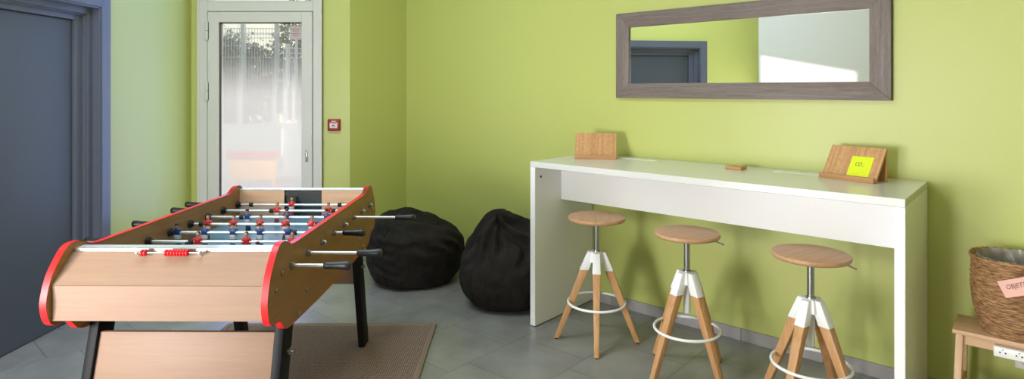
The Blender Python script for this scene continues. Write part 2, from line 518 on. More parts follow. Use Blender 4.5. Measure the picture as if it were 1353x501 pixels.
# --- grey double door in the left wall
d1 = empty('door_1', (XL, 0, 0)); d1['kind'] = 'structure'
def ring(mb, y0, y1, z1, w, x0, x1, mi=0, bev=.003):
    """door lining: two uprights and a head, w wide, outside of y0..y1/z1"""
    mb.box((x0, y0-w, 0), (x1, y0, z1+w), bev, mi, seg=1)
    mb.box((x0, y1, 0), (x1, y1+w, z1+w), bev, mi, seg=1)
    mb.box((x0, y0, z1), (x1, y1, z1+w), bev, mi, seg=1)
mb = MB()
ring(mb, DY0, DY1, DZ, .088, -.01, .016)                    # casing on the wall
ring(mb, DY0+.012, DY1-.012, DZ-.012, .016, -.045, .008)      # first return
ring(mb, DY0+.054, DY1-.054, DZ-.054, .062, -.2, -.04)
ring(mb, DY0+.064, DY1-.064, DZ-.064, .012, -.2, -.052)
ring(mb, DY0+.130, DY1-.130, DZ-.100, .068, -.2, -.070)
mb.build('door_frame', M['slate_frame'], d1)
ym = (DY0+DY1)/2
for (a, b, hy) in ((DY0+.132, ym-.003, ym-.07), (ym+.003, DY1-.132, ym+.07)):
    mb = MB(); mb.box((-.14, a, .006), (-.09, b, DZ-.102), .003, seg=1)
    lf = mb.build('door_leaf', M['slate'], d1)
    mb = MB()
    mb.cyl((-.09, hy, 1.03), (-.045, hy, 1.03), .011, n=14)
    mb.cyl((-.05, hy+(.006 if hy < ym else -.006), 1.03), (-.05, hy-(.125 if hy < ym else -.125), 1.03), .009, n=14)
    mb.cyl((-.092, hy, 1.03), (-.084, hy, 1.03), .026, n=20)
    mb.build('door_handle', M['steel'], lf)

# --- glazed outside door in the far wall with a fanlight above
GX0, GX1 = -2.705, -1.632
FT = 2.27                                        # fanlight glass starts here
d2 = empty('door_2', (0, YF, 0)); d2['kind'] = 'structure'
mb = MB()
mb.box((GX0, -.03, 0), (-2.622, .09, HEAD), .004, seg=1)
mb.box((-1.71, -.03, 0), (GX1, .09, HEAD), .004, seg=1)
mb.box((-2.622, -.028, 2.178), (-1.71, .09, FT-.012), .004, seg=1)
mb.box((GX0-.0, -.012, 0), (GX0+.018, -.034, HEAD), .002, seg=1)
mb.box((GX1-.03, -.012, 0), (GX1, -.042, HEAD), .004, seg=1)
mb.box((-2.622, -.03, -.02), (-1.71, .09, .02), .003, seg=1)
mb.build('door_frame', M['pvc'], d2)
lx0, lx1, lz0, lz1 = -2.614, -1.716, .024, 2.172
gx0, gx1, gz0, gz1 = -2.518, -1.808, .16, 2.082
mb = MB()
mb.box((lx0, -.036, lz0), (gx0, .05, lz1), .004, seg=1)
mb.box((gx1, -.036, lz0), (lx1, .05, lz1), .004, seg=1)
mb.box((gx0-.002, -.036, gz1), (gx1+.002, .05, lz1), .004, seg=1)
mb.box((gx0-.002, -.036, lz0), (gx1+.002, .05, gz0), .004, seg=1)
leaf = mb.build('door_leaf', M['pvc'], d2)
mb = MB()
for a, b in (((gx0-.001, -.02, gz0), (gx0+.007, .02, gz1)), ((gx1-.004, -.02, gz0), (gx1+.001, .02, gz1)),
             ((gx0, -.02, gz1-.005), (gx1, .02, gz1+.001)), ((gx0, -.02, gz0-.001), (gx1, .02, gz0+.005))):
    mb.box(a, b)
mb.build('gasket', M['gasket'], leaf)
M['pane'] = glass_mat(); M['film'] = film_mat()
mb = MB(); mb.box((gx0, .004, gz0), (gx1, .010, gz1)); mb.build('glass_pane', M['pane'], leaf)
b = MB(); v = [b.bm.verts.new(p) for p in ((gx0+.004, .0005, gz0+.004), (gx1-.003, .0005, gz0+.004), (gx1-.003, .0005, gz1-.004), (gx0+.004, .0005, gz1-.004))]
b.bm.faces.new(v); b.build('frosted_film', M['film'], leaf)
for z in (1.93, 1.41, .3):
    mb = MB()
    mb.cyl((-2.618, -.042, z), (-2.618, -.042, z+.075), .013, n=16, bev=.003)
    mb.cyl((-2.618, -.042, z+.08), (-2.618, -.042, z+.158), .013, n=16, bev=.003)
    mb.box((-2.64, -.036, z), (-2.60, -.03, z+.158), .002, seg=1)
    mb.build('hinge', M['pvc'], leaf)
mb = MB()
mb.box((-1.772, -.046, .885), (-1.752, -.035, .985), .006)
mb.cyl((-1.762, -.046, .95), (-1.762, -.062, .95), .009, n=16, bev=.002)
mb.cyl((-1.762, -.046, .91), (-1.762, -.05, .91), .006, n=12)
mb.build('lock', M['chrome'], leaf)

w1 = empty('window_1', (0, YF, 0)); w1['kind'] = 'structure'
mb = MB()
mb.box((-2.622, -.02, FT-.012), (-1.71, .07, FT+.0), .003, seg=1)
mb.box((-2.622, -.02, HEAD-.04), (-1.71, .07, HEAD), .003, seg=1)
mb.box((-2.622, -.02, FT), (-2.60, .07, HEAD-.04), .003, seg=1)
mb.box((-1.732, -.02, FT), (-1.71, .07, HEAD-.04), .003, seg=1)
mb.build('window_frame', M['pvc'], w1)
mb = MB(); mb.box((-2.60, .012, FT), (-1.732, .018, HEAD-.04)); mb.build('glass_pane', M['pane'], w1)

# --- unseen windows added behind the camera to carry the key light
for wi, (s0, s1, z0, z1, nw) in enumerate(ADDED_WINS):
    w2 = empty('window_%d' % (wi+2), tuple(P(0, nw)), ANG); w2['kind'] = 'structure'
    mb = MB()
    for a, b in (((s0, -.1, z0), (s0+.06, .02, z1)), ((s1-.06, -.1, z0), (s1, .02, z1)), ((s0+.06, -.1, z1-.06), (s1-.06, .02, z1)),
                 ((s0+.06, -.1, z0), (s1-.06, .02, z0+.06))):
        mb.box(a, b, .004, seg=1)
    mb.build('window_frame', M['pvc'], w2)
    mb = MB(); mb.box((s0+.06, -.085, z0+.06), (s1-.06, -.08, z1-.06))
    mb.build('glass_pane', M['pane'], w2)

# ------------------------------------------------------------------ foosball table
TX, TY = -1.2305, 2.86
tb = empty('foosball_table', (TX, TY, 0), -.0088)
tag(tb, 'beech wood table football game with red edging and black leaning legs', 'football table')
half = [(.50, .9075), (.535, .909), (.562, .914), (.585, .925), (.603, .934), (.625, .939), (.648, .940), (.668, .938), (.684, .932), (.703, .917), (.722, .896),
        (.742, .871), (.758, .846), (.772, .812), (.780, .783), (.784, .757), (.781, .730), (.774, .704), (.762, .684), (.745, .673), (.715, .669),
        (.690, .667), (.668, .658), (.652, .641), (.636, .623), (.61, .611), (.57, .606), (.49, .603), (.25, .597)]
prof = half + [(-y, z) for y, z in half[::-1]]
for x0, x1 in ((-.395, -.373), (.373, .395)):
    mb = MB(); mb.prism(prof, x0, x1)
    # smooth only the rim
    sp = mb.build('side_panel', [M['beech_long']], tb)
    mb = MB()
    # edging: a thin band that wraps the whole rim
    outp = []
    n = len(prof)
    for i in range(n):
        a = Vector(prof[i-1]); c = Vector(prof[(i+1) % n]); t = (c-a).normalized()
        nn = Vector((-t.y, t.x))
        if nn.dot(Vector(prof[i])-Vector((0, .77))) < 0: nn = -nn
        outp.append((prof[i][0]+nn.x*.0022, prof[i][1]+nn.y*.0022))
    b = mb.bm
    e0 = -.0008; rings = []
    for (pl, xx) in ((prof, x0+e0), (outp, x0+e0), (outp, x1-e0), (prof, x1-e0)):
        rings.append([b.verts.new((xx, p[0], p[1])) for p in pl])
    for k in range(4):
        p, q = rings[k], rings[(k+1) % 4]
        for i in range(n):
            j = (i+1) % n
            f = b.faces.new((p[i], p[j], q[j], q[i])); f.smooth = (k == 1)
    for k in (1, 2):
        for i in range(n):
            e = b.edges.get((rings[k][i], rings[k][(i+1) % n]))
            if e: e.smooth = False
    bmesh.ops.recalc_face_normals(b, faces=b.faces)
    mb.build('red_edging', M['red'], sp)
    # small fixing bolts on the outer face
    xo = x1 if x0 > 0 else x0; sg = 1 if x0 > 0 else -1
    for (y, z) in ((-.658, .833), (-.714, .787), (-.403, .687), (-.496, .625), (.728, .791), (.419, .688), (.502, .627)):
        mb = MB()
        mb.cyl((xo, y, z), (xo+sg*.004, y, z), .010, n=14)
        mb.cyl((xo+sg*.004, y, z), (xo+sg*.007, y, z), .006, .004, n=10)
        mb.build('fixing_bolt', M['steel'], sp)

xi = .3728
# end boxes: lower upright board and upper sloped board
for sg in (-1, 1):
    off = 0 if sg < 0 else 0
    yo = .76*sg; yi = (.60 if sg < 0 else .665)*sg; yt = (.652 if sg < 0 else .70)*sg
    mb = MB()
    mb.box((-xi, min(yo, yo-sg*.02), .692), (xi, max(yo, yo-sg*.02), .8155), .001, seg=1)
    lowb = mb.build('end_board', M['beech'], tb)
    mb = MB()
    poly = [(yo, .8165), (yt, .912), (yt-sg*.02, .912), (yo-sg*.022, .8165)]
    mb.prism(poly, -xi, xi, smooth_edge=False); mb.build('sloped_board', M['beech'], tb)
    # ledge
    mb = MB(); mb.box((-xi, min(yt, yi), .912), (xi, max(yt, yi), .9185), .0015, seg=1)
    mb.build('top_ledge', M['ledge'], tb)
    mb = MB(); mb.box((-xi, yt-.004, .908), (xi, yt+.004, .9205), .0015, seg=1)
    mb.build('ledge_trim', M['alu'], tb)
    # inner end wall with goal mouth
    a, c = sorted((yi, yi+sg*.018))
    for xa, xb in ((-xi, -.11), (.11, xi)):
        mb = MB(); mb.box((xa, a, .712), (xb, c, .912)); mb.build('inner_end_wall', M['beech_inner'], tb)
    # goal pocket
    mb = MB()
    a, c = sorted((yi+sg*.0005, yi+sg*.0175))
    g = .004
    mb.box((-.1098, a, .714), (-.1098+g, c, .905)); mb.box((.1098-g, a, .714), (.1098, c, .905))
    mb.box((-.1098, a, .712), (.1098, c, .716))
    if sg > 0: mb.box((-.105, c-.004, .716), (.105, c, .905), mi=1)
    else: mb.box((-.105, a, .716), (.105, a+.004, .905), mi=1)
    mb.box((-.105, a+.004, .880), (.105, c-.004, .904))
    mb.build('goal_pocket', [M['black'], M['dark_green']], tb)
mb = MB(); mb.box((-xi, -.60, .735), (xi, .665, .755)); mb.build('playing_surface', M['pitch'], tb)
# pitch corner ramps
mb = MB(); mb.box((-xi, -.60, .70), (xi, .665, .712)); mb.build('cabinet_floor', M['beech'], tb)
for a, c in ((-.739, -.60), (.665, .739)):
    mb = MB(); mb.box((-xi, a, .694), (xi, c, .700)); mb.build('end_floor', M['beech'], tb)

LEAN = .25
def yleg(sg, z): return sg*(.725 - LEAN*z)        # outer face of a leg at height z
for sg in (-1, 1):
    for sx in (-1, 1):
        xa, xb = sorted((sx*.372, sx*.336))
        mb = MB()
        zt = .70
        def q(z):
            yo = yleg(sg, z); yi_ = yo - sg*.10
            a, c = sorted((yo, yi_))
            return [(xa, a, z), (xb, a, z), (xb, c, z), (xa, c, z)]
        mb.hexa(q(.0095), q(zt), 0, .003)
        lg = mb.build('leg', M['black_metal'], tb)
        mb = MB()
        for z in (.50,):
            yc = yleg(sg, z)-sg*.05
            xo = sx*.372
            mb.cyl((xo, yc, z), (xo+sx*.012, yc, z), .006, n=12)
            mb.cyl((xo+sx*.010, yc, z), (xo+sx*.014, yc, z), .014, n=16)
            mb.cyl((xo+sx*.014, yc, z), (xo+sx*.024, yc, z), .007, n=12)
        mb.build('leg_bolt', M['steel'], lg)
    # board between the two legs
    mb = MB()
    def q2(z):
        yo = yleg(sg, z)-sg*.014; yi_ = yo-sg*.018
        a, c = sorted((yo, yi_))
        return [(-.336, a, z), (.336, a, z), (.336, c, z), (-.336, c, z)]
    mb.hexa(q2(.385), q2(.577), 0, .0015); mb.build('stretcher_board', M['beech'], tb)

# players
def player_mesh(team):
    mb = MB()      # origin on the rod axis; figure faces -y for one team, rod runs along x
    # materials: 0 shirt 1 skin 2 hair 3 shorts 4 boots
    mb.ball((0, 0, .0335), .0085, .0095, .0105, mi=1, u=14, v=10)
    mb.ball((0, .0022 if team == 'red' else .0005, .0372), .0090, .0095, .0085, mi=2, u=14, v=8)
    mb.ball((0, -.0092, .0332), .0018, .003, .0022, mi=1, u=6, v=4)
    mb.cyl((0, 0, .018), (0, 0, .026), .005, n=10, mi=1)
    mb.hexa([(-.013, -.009, -.012), (.013, -.009, -.012), (.013, .009, -.012), (-.013, .009, -.012)],
            [(-.0165, -.0085, .019), (.0165, -.0085, .019), (.0165, .0085, .019), (-.0165, .0085, .019)], 0, .005)
    for sx in (-1, 1):
        mb.tube([(sx*.0155, 0, .016), (sx*.0185, -.001, .004), (sx*.0155, -.005, -.008)], .0048, 8, 0)
        mb.ball((sx*.0145, -.006, -.0105), .0042, mi=1, u=8, v=6)
    mb.hexa([(-.0125, -.0085, -.032), (.0125, -.0085, -.032), (.0125, .0085, -.032), (-.0125, .0085, -.032)],
            [(-.0130, -.0095, -.010), (.0130, -.0095, -.010), (.0130, .0095, -.010), (-.0130, .0095, -.010)], 3, .003)
    mb.hexa([(-.0105, -.006, -.058), (.0105, -.006, -.058), (.0105, .006, -.058), (-.0105, .006, -.058)],
            [(-.0115, -.007, -.031), (.0115, -.007, -.031), (.0115, .007, -.031), (-.0115, .007, -.031)], 0, .002)
    mb.hexa([(-.011, -.015, -.073), (.011, -.015, -.073), (.011, .008, -.073), (-.011, .008, -.073)],
            [(-.011, -.008, -.056), (.011, -.008, -.056), (.011, .0065, -.056), (-.011, .0065, -.056)], 4, .002)
    me = bpy.data.meshes.new('player_figure_'+team); mb.bm.to_mesh(me); mb.bm.free()
    for k in (('shirt_red' if team == 'red' else 'shirt_blue'), 'skin', 'hair', 'shorts', 'boots'): me.materials.append(M[k])
    return me
PM = {t: player_mesh(t) for t in ('red', 'blue')}

def handle_mesh():
    mb = MB()
    mb.lathe([(0, 0), (.010, 0), (.0125, .003), (.0135, .012), (.0132, .03), (.0145, .06), (.0172, .082), (.0178, .093), (.0150, .101), (.008, .104), (0, .1045)], 20)
    me = bpy.data.meshes.new('handle'); mb.bm.to_mesh(me); mb.bm.free(); me.materials.append(M['black']); return me
HM = handle_mesh()

ZR = .833
rods = [  # y, team, player x positions, side of the handle, start of the handle beyond the panel
    (.635, 'red', [-.054], -1, .176), (.463, 'red', [-.071, .213], -1, .160), (.296, 'blue', [-.160, .047, .257], 1, .222),
    (.128, 'red', [-.283, -.154, -.022, .104, .235], -1, .160), (-.045, 'blue', [-.336, -.207, -.074, .052, .185], 1, .046),
    (-.215, 'red', [-.148, .066, .269], -1, .150), (-.392, 'blue', [-.10, .19], 1, .205), (-.568, 'blue', [.02], 1, .125)]
for (y, team, xs_, hs, h0) in rods:
    mb = MB()
    xa = -.395-(h0+.01 if hs < 0 else .022); xb = .395+(h0+.01 if hs > 0 else .022)
    mb.cyl((xa, 0, 0), (xb, 0, 0), .0068, n=14)
    rod = mb.build('rod', M['rod_steel'], tb, (0, y, ZR))
    for sx in (-1, 1):
        mb = MB()
        mb.cyl((sx*.395, 0, 0), (sx*.404, 0, 0), .016, n=8)
        mb.cyl((sx*.404, 0, 0), (sx*.412, 0, 0), .011, n=16)
        mb.build('bushing', M['steel'], rod)
        mb = MB()
        mb.cyl((sx*.373, 0, 0), (sx*.362, 0, 0), .020, .018, n=18)
        mb.cyl((sx*.362, 0, 0), (sx*.350, 0, 0), .012, n=16)
        mb.build('inner_collar', M['rubber'], rod)
    h = bpy.data.objects.new('handle', HM); COL.objects.link(h); h.parent = rod
    h.location = (hs*(.395+h0), 0, 0); h.rotation_euler = (0, hs*PI/2, 0)
    for x in xs_:
        p = bpy.data.objects.new('player_figure', PM[team]); COL.objects.link(p); p.parent = rod
        p.location = (x, 0, 0); p.rotation_euler = (R(random.uniform(-6, 6)), 0, 0 if team == 'red' else PI)
    if len(xs_) > 0:
        for x, sx in (((min(xs_)-.030, -1), (max(xs_)+.030, 1)) if len(xs_) > 1 else ((-.29, -1), (.225, 1))):
            if abs(x) < .33:
                mb = MB(); mb.cyl((x-.011, 0, 0), (x+.011, 0, 0), .0125, n=16, bev=.003)
                mb.build('rubber_stop', M['rubber'], rod)

# score beads on the sloped front board
def slope_pt(z, off):        # point on the sloped board and pushed out along its normal
    t = (z-.8165)/(.912-.8165); y = -.76+t*.108
    nrm = Vector((0, -.0955, .108)).normalized()
    return Vector((0, y, z))+nrm*off
sc_rod = MB(); c0 = slope_pt(.897, .018)
sc_rod.cyl((-.118, c0.y, c0.z), (.104, c0.y, c0.z), .0028, n=10)
for x in (-.122, .106):
    p0 = slope_pt(.897, 0)
    sc_rod.ball((x, c0.y, c0.z), .0085, mi=0, u=12, v=8)
    sc_rod.cyl((x, p0.y, p0.z), (x, c0.y, c0.z), .0045, n=10)
sc_o = sc_rod.build('score_rod', M['alu'], tb)
bd = MB(); bd.lathe([(.003, -.0052), (.0105, -.0045), (.0125, -.002), (.0125, .002), (.0105, .0045), (.003, .0052), (.003, -.0052)], 18, mat=Matrix.Rotation(PI/2, 4, 'Y'))
bme = bpy.data.meshes.new('score_bead'); bd.bm.to_mesh(bme); bd.bm.free(); bme.materials.append(M['bead_red'])
for x in [-.103, -.092] + [-.015+.0108*k for k in range(8)]:
    o = bpy.data.objects.new('score_bead', bme); COL.objects.link(o); o.parent = sc_o; o.location = (x, c0.y, c0.z)

# ------------------------------------------------------------------ rug
rg = empty('rug', (-1.145, 2.87, 0), 0)
tag(rg, 'flat brown woven rug lying under the football table', 'rug')
mb = MB(); mb.box((-.635, -.94, .0), (.635, .94, .009), .002, seg=1); mb.build('woven_field', M['carpet'], rg)
mb = MB()
for a, b in (((-.665, -.97, 0), (-.632, .97, .0125)), ((.632, -.97, 0), (.665, .97, .0125)), ((-.632, -.97, 0), (.632, -.937, .0125)), ((-.632, .937, 0), (.632, .97, .0125))):
    mb.box(a, b, .005)
mb.build('bound_border', M['carpet_edge'], rg)

# ------------------------------------------------------------------ bean bags
def fbm(p, o=4):
    return noise.fractal(Vector(p), 1.0, 2.0, o, noise_basis='PERLIN_ORIGINAL')

def crease(a, z, path, width, depth):
    """pull-in along a path of (angle, height) points; tapers at both ends"""
    best = 9; bt = 0
    for i in range(len(path)-1):
        (a0, z0), (a1, z1) = path[i], path[i+1]
        da, dz = (a1-a0), (z1-z0)*3
        pa, pz = ((a-a0+PI) % (2*PI)-PI), (z-z0)*3
        L = da*da+dz*dz
        u = min(1, max(0, (pa*da+pz*dz)/L))
        d = math.hypot(pa-u*da, pz-u*dz)
        if d < best: best = d; bt = (i+u)/(len(path)-1)
    g = best/width
    if g > 3: return 0
    tap = min(1, 4*bt*(1-bt)+.15)
    return -depth*tap*(math.exp(-g*g)-.45*math.exp(-((g-1.5)/.7)**2))

def bean_bag(name, prof, shape, seams, seed, loc, rz, label):
    """prof: list (r,z) from base centre to top; shape(p, t) moves points; seams: angles"""
    root = empty(name, loc, rz)
    tag(root, label, 'bean bag', 'bean bags in the corner')
    NU, NV = 240, 120
    # resample the profile by length
    P_ = [Vector(p) for p in prof]
    cum = [0]
    for i in range(1, len(P_)): cum.append(cum[-1]+(P_[i]-P_[i-1]).length)
    def at(t):
        d = t*cum[-1]
        for i in range(1, len(P_)):
            if d <= cum[i]+1e-9:
                k = (d-cum[i-1])/(cum[i]-cum[i-1])
                # catmull-rom for smoothness
                p0 = P_[max(i-2, 0)]; p1 = P_[i-1]; p2 = P_[i]; p3 = P_[min(i+1, len(P_)-1)]
                return .5*((2*p1)+(p2-p0)*k+(2*p0-5*p1+4*p2-p3)*k*k+(3*p1-p0-3*p2+p3)*k**3)
        return P_[-1]
    mb = MB(); b = mb.bm
    def pos(t, a):
        q = at(t); r = max(q.x, 0); z = q.y
        # panels pull in at the seams
        pull = 0
        for s_ in seams:
            d = abs((a-s_+PI) % (2*PI)-PI)
            pull += math.exp(-(d/.055)**2)
        pull *= .010*min(1, r/.2)
        rr = r-pull
        p = Vector((rr*math.cos(a), rr*math.sin(a), z))
        return shape(p, t, a)
    rings = []
    for j in range(NV+1):
        t = j/NV
        if j in (0, NV): rings.append([b.verts.new(pos(t, 0))])
        else: rings.append([b.verts.new(pos(t, 2*PI*i/NU)) for i in range(NU)])
    for j in range(NV):
        p, q = rings[j], rings[j+1]
        for i in range(NU):
            k = (i+1) % NU
            if len(p) == 1: b.faces.new((p[0], q[k], q[i]))
            elif len(q) == 1: b.faces.new((p[i], p[k], q[0]))
            else: b.faces.new((p[i], p[k], q[k], q[i]))
    for f in b.faces: f.smooth = True
    bmesh.ops.recalc_face_normals(b, faces=b.faces)
    zmin = min(v.co.z for v in b.verts)
    for v in b.verts: v.co.z -= zmin
    body = mb.build('cover', M['canvas'], root)
    for s_ in seams:
        mb = MB()
        mb.tube([pos(.20+.72*k/40, s_)*1.0+Vector((math.cos(s_), math.sin(s_), 0))*.0015-Vector((0, 0, zmin)) for k in range(41)], .0022, 6)
        mb.build('seam', M['canvas'], root)
    return root

def sm(a, b, x):
    x = min(1, max(0, (x-a)/(b-a))); return x*x*(3-2*x)

def A(*pts): return [(R(u), v) for u, v in pts]
CR2 = [(A((-105, .60), (-88, .54), (-70, .47), (-62, .41)), .13, .060), (A((-100, .585), (-112, .50), (-118, .40), (-120, .32)), .10, .034),
       (A((-80, .58), (-50, .53), (-25, .50)), .12, .045), (A((-92, .55), (-95, .46), (-100, .38)), .08, .026), (A((-60, .45), (-72, .36), (-80, .30)), .09, .024),
       (A((-140, .56), (-150, .46), (-158, .36)), .10, .028), (A((-128, .42), (-140, .33), (-150, .29)), .07, .018), (A((-45, .46), (-40, .38), (-42, .30)), .10, .024),
       (A((20, .55), (30, .45), (35, .36)), .12, .03), (A((80, .56), (95, .46), (100, .36)), .12, .03), (A((150, .56), (160, .44), (165, .34)), .12, .03)]
CR1 = [(A((-150, .40), (-125, .425), (-95, .41), (-70, .425)), .09, .026), (A((-118, .45), (-95, .455), (-60, .44), (-35, .40)), .10, .024), (A((-140, .33), (-125, .29), (-100, .275)), .07, .012),
       (A((-60, .40), (-40, .34), (-25, .27)), .09, .016), (A((-85, .36), (-70, .31), (-50, .29)), .08, .010), (A((-30, .42), (-10, .34), (0, .26)), .10, .018),
       (A((-135, .20), (-120, .15), (-100, .13)), .07, .010), (A((120, .43), (140, .36), (150, .28)), .1, .02)]
# low squat bag: front of the bag faces the camera (-y local), slumped top with a fold
def shape1(p, t, a):
    x, y, z = p
    w = 1+.03*math.sin(2*a+.6)+.02*math.sin(3*a)
    x *= w; y *= w
    # sagging shoulder: left side steep and high, right side slopes down
    hi = sm(.30, .52, z)
    x += -.045*hi
    z += hi*(-.10*(x+.02))
    # fold valley across the top, peak behind it
    r2 = math.hypot(x, y)
    if z > .3:
        k = sm(.3, .46, z)
        z += k*(.045*math.exp(-((x+.06)/.16)**2-((y-.09)/.12)**2) - .022*math.exp(-((x-.03-.5*y)/.20)**2-((y+.06)/.06)**2))
        z += k*.010*fbm((x*9, y*9, 1.3)) 
    c = sum(crease(a, p.z, q, w, d) for q, w, d in CR1)
    dd = Vector((math.cos(a), math.sin(a), .5))
    x += dd.x*c; y += dd.y*c; z += dd.z*c
    n = fbm((x*4+1.7, y*4, z*4))*.016 + fbm((x*11, y*11, z*6+5))*.005
    d = Vector((x, y, max(z-.2, -.1)*.6)); d.normalize()
    return Vector((x, y, z))+d*n*min(1, t*5)

bean_bag('bean_bag', [(0, .0), (.18, .0), (.27, .004), (.325, .04), (.36, .11), (.375, .20), (.372, .29), (.35, .37), (.30, .435), (.22, .475), (.12, .49), (.04, .497), (0, .498)],
         shape1, [R(-120), R(8), R(100)], 1, (-.772, 4.77, 0), 0,
         'squat charcoal bean bag with slumped top, beside the football table in the corner')

# tall teardrop bag with a pinched, folded top
def shape2(p, t, a):
    x, y, z = p
    w = 1+.03*math.sin(2*a+1.0)+.02*math.sin(3*a+2)
    x *= w; y *= w
    k = sm(.26, .62, z)
    x += -.085*k
    y += .05*k
    # right shoulder stays full
    sh = math.exp(-((z-.46)/.12)**2)*max(0, math.cos(a))
    x += .125*sh
    z += .02*sh
    # deep folds running out from the knot
    if z > .28:
        kk = sm(.30, .54, z)
        f = math.sin(3*a+1.5+6*(z-.3))+.6*math.sin(5*a+.4-5*z)
        amp = .016*kk*min(1, (math.hypot(p.x, p.y)/.09))
        dd = Vector((math.cos(a), math.sin(a), .25))
        v = dd*f*amp
        x += v.x; y += v.y; z += v.z
        # hollow crease facing the room
        pass
    c = sum(crease(a, p.z, q, w, d) for q, w, d in CR2)
    dd = Vector((math.cos(a), math.sin(a), .35))
    x += dd.x*c; y += dd.y*c; z += dd.z*c
    n = fbm((x*4+7.7, y*4, z*4))*.016 + fbm((x*12, y*12, z*7+2))*.006
    d = Vector((x, y, max(z-.25, -.1)*.5)); d.normalize()
    return Vector((x, y, z))+d*n*min(1, t*5)

bean_bag('bean_bag', [(0, 0), (.17, 0), (.25, .005), (.305, .04), (.345, .10), (.362, .18), (.355, .26), (.325, .345), (.262, .425), (.19, .495), (.128, .555), (.082, .60), (.048, .632), (.02, .642), (0, .642)],
         shape2, [R(-135), R(-60), R(60), R(150)], 2, (-.012, 4.285, 0), 0,
         'taller charcoal bean bag with pinched folded top, against the white bar table end')

# ------------------------------------------------------------------ bar table
bt = empty('bar_table', tuple(P(-1.43, 3.283)), ANG)
tag(bt, 'long white high bar table standing along the lime green wall', 'bar table')
L2, W2, HT = 1.01, .328, 1.046
mb = MB(); mb.box((-L2, -W2, HT-.036), (L2, W2, HT), .002, seg=1); mb.build('table_top', [M['top_white']], bt)
for sx in (-1, 1):
    a, c = sorted((sx*L2, sx*(L2-.04)))
    mb = MB(); mb.box((a, -W2+.0005, .004), (c, W2, HT-.0365), .002, seg=1)
    pn = mb.build('end_panel', M['white'], bt)
    xf = sx*(L2-.04)
    for yy in (-W2+.06, W2-.09):
        mb = MB(); mb.cyl((xf, yy, HT-.10), (xf-sx*.0015, yy, HT-.10), .008, n=14)
        mb.build('screw_cap', M['rubber'], pn)
    mb = MB(); mb.box((a+.002, -W2+.004, 0), (c-.002, W2-.004, .004)); mb.build('glide', M['rubber'], pn)
mb = MB(); mb.box((-L2+.04, -.05, .772), (L2-.04, -.028, HT-.036), .0015, seg=1); mb.build('apron', M['white'], bt)
for s_ in (-1.985, -.978):
    mb = MB(); x = s_+1.43; yb = 3.495-3.283
    mb.box((x-.14, yb-.026, HT-.001), (x+.14, yb+.026, HT+.0006), .0003, seg=1)
    mb.box((x-.132, yb-.018, HT+.0006), (x+.132, yb+.018, HT+.0012), mi=1)
    mb.build('cable_flap', [M['white'], M['white_metal']], bt)

# ------------------------------------------------------------------ bar stools
def bar_stool():
    root = empty('bar_stool')
    mb = MB()
    mb.lathe([(0, .719), (.10, .719), (.155, .7195), (.165, .723), (.170, .729), (.170, .738), (.167, .744), (.160, .7465), (0, .747)], 64)
    mb.build('seat', M['stool_wood'], root)
    mb = MB()
    mb.cyl((0, 0, .712), (0, 0, .719), .05, n=24)
    mb.cyl((0, 0, .53), (0, 0, .715), .0155, n=24)
    mb.cyl((0, 0, .515), (0, 0, .545), .021, n=24, bev=.004)
    mb.build('gas_column', M['steel'], root)
    mb = MB()
    mb.tube([(.035, 0, .711), (.10, 0, .710), (.145, 0, .706), (.168, 0, .699), (.186, 0, .692)], .0038, 8)
    mb.build('height_lever', M['steel'], root)
    mb = MB()
    mb.cyl((0, 0, .315), (0, 0, .53), .0185, n=24, bev=.003)
    mb.build('column_sleeve', M['white_metal'], root)
    # each leg goes from (r0,z0) near the column down to the foot
    r0, z0, r1, z1 = .031, .532, .240, .004
    def at(z): return r0+(r1-r0)*(z0-z)/(z0-z1)
    mb = MB()
    for k in range(4):
        rot = Matrix.Rotation(PI/2*k, 4, 'Z')
        zc, zb = .534, .425
        def q(z, h, d):
            c = at(z)
            return [rot @ Vector((c-d, -h, z)), rot @ Vector((c+d, -h, z)), rot @ Vector((c+d, h, z)), rot @ Vector((c-d, h, z))]
        mb.hexa(q(zb, .0245, .0265), q(zc, .020, .023), 0, .002)
    mb.hexa([(-.040, -.040, .475), (.040, -.040, .475), (.040, .040, .475), (-.040, .040, .475)], [(-.031, -.031, .536), (.031, -.031, .536), (.031, .031, .536), (-.031, .031, .536)], 0, .003)
    mb.build('leg_bracket', M['white_metal'], root)
    for k in range(4):
        rot = Matrix.Rotation(PI/2*k, 4, 'Z')
        def q(z, h, d):
            c = at(z)
            return [rot @ Vector((c-d, -h, z)), rot @ Vector((c+d, -h, z)), rot @ Vector((c+d, h, z)), rot @ Vector((c-d, h, z))]
        mb = MB(); mb.hexa(q(.006, .0135, .015), q(.43, .0225, .0245), 0, .0025)
        lg = mb.build('leg', M['leg_wood'], root)
        mb = MB(); c = at(.003); pc = rot @ Vector((c, 0, 0))
        mb.cyl((pc.x, pc.y, 0), (pc.x, pc.y, .007), .011, n=12); mb.build('foot_glide', M['rubber'], lg)
    mb = MB(); zr = .232; rr = .169
    mb.tube([(rr*math.cos(2*PI*i/72), rr*math.sin(2*PI*i/72), zr) for i in range(72)], .0075, 10, closed=True)
    mb.build('foot_ring', M['white_metal'], root)
    return root
def lever(root, ang):
    for ch in root.children:
        if ch.name.startswith('height_lever'): ch.rotation_euler = (0, 0, ang)
st = bar_stool()
GS = 'bar stools at the white bar table'
tag(st, 'oak swivel bar stool nearest the bean bags, by the left end panel', 'bar stool', GS)
st.location = (.506, 3.60, 0); st.rotation_euler = (0, 0, R(-98)); lever(st, R(98+60))
st2 = copy_tree(st); st2.location = (.93, 3.20, 0); st2.rotation_euler = (0, 0, R(29)); lever(st2, R(-29-20))
tag(st2, 'oak swivel bar stool in the middle of the row of three', 'bar stool', GS)
st3 = copy_tree(st); st3.location = (1.385, 2.79, 0); st3.rotation_euler = (0, 0, R(35)); lever(st3, R(-35-25))
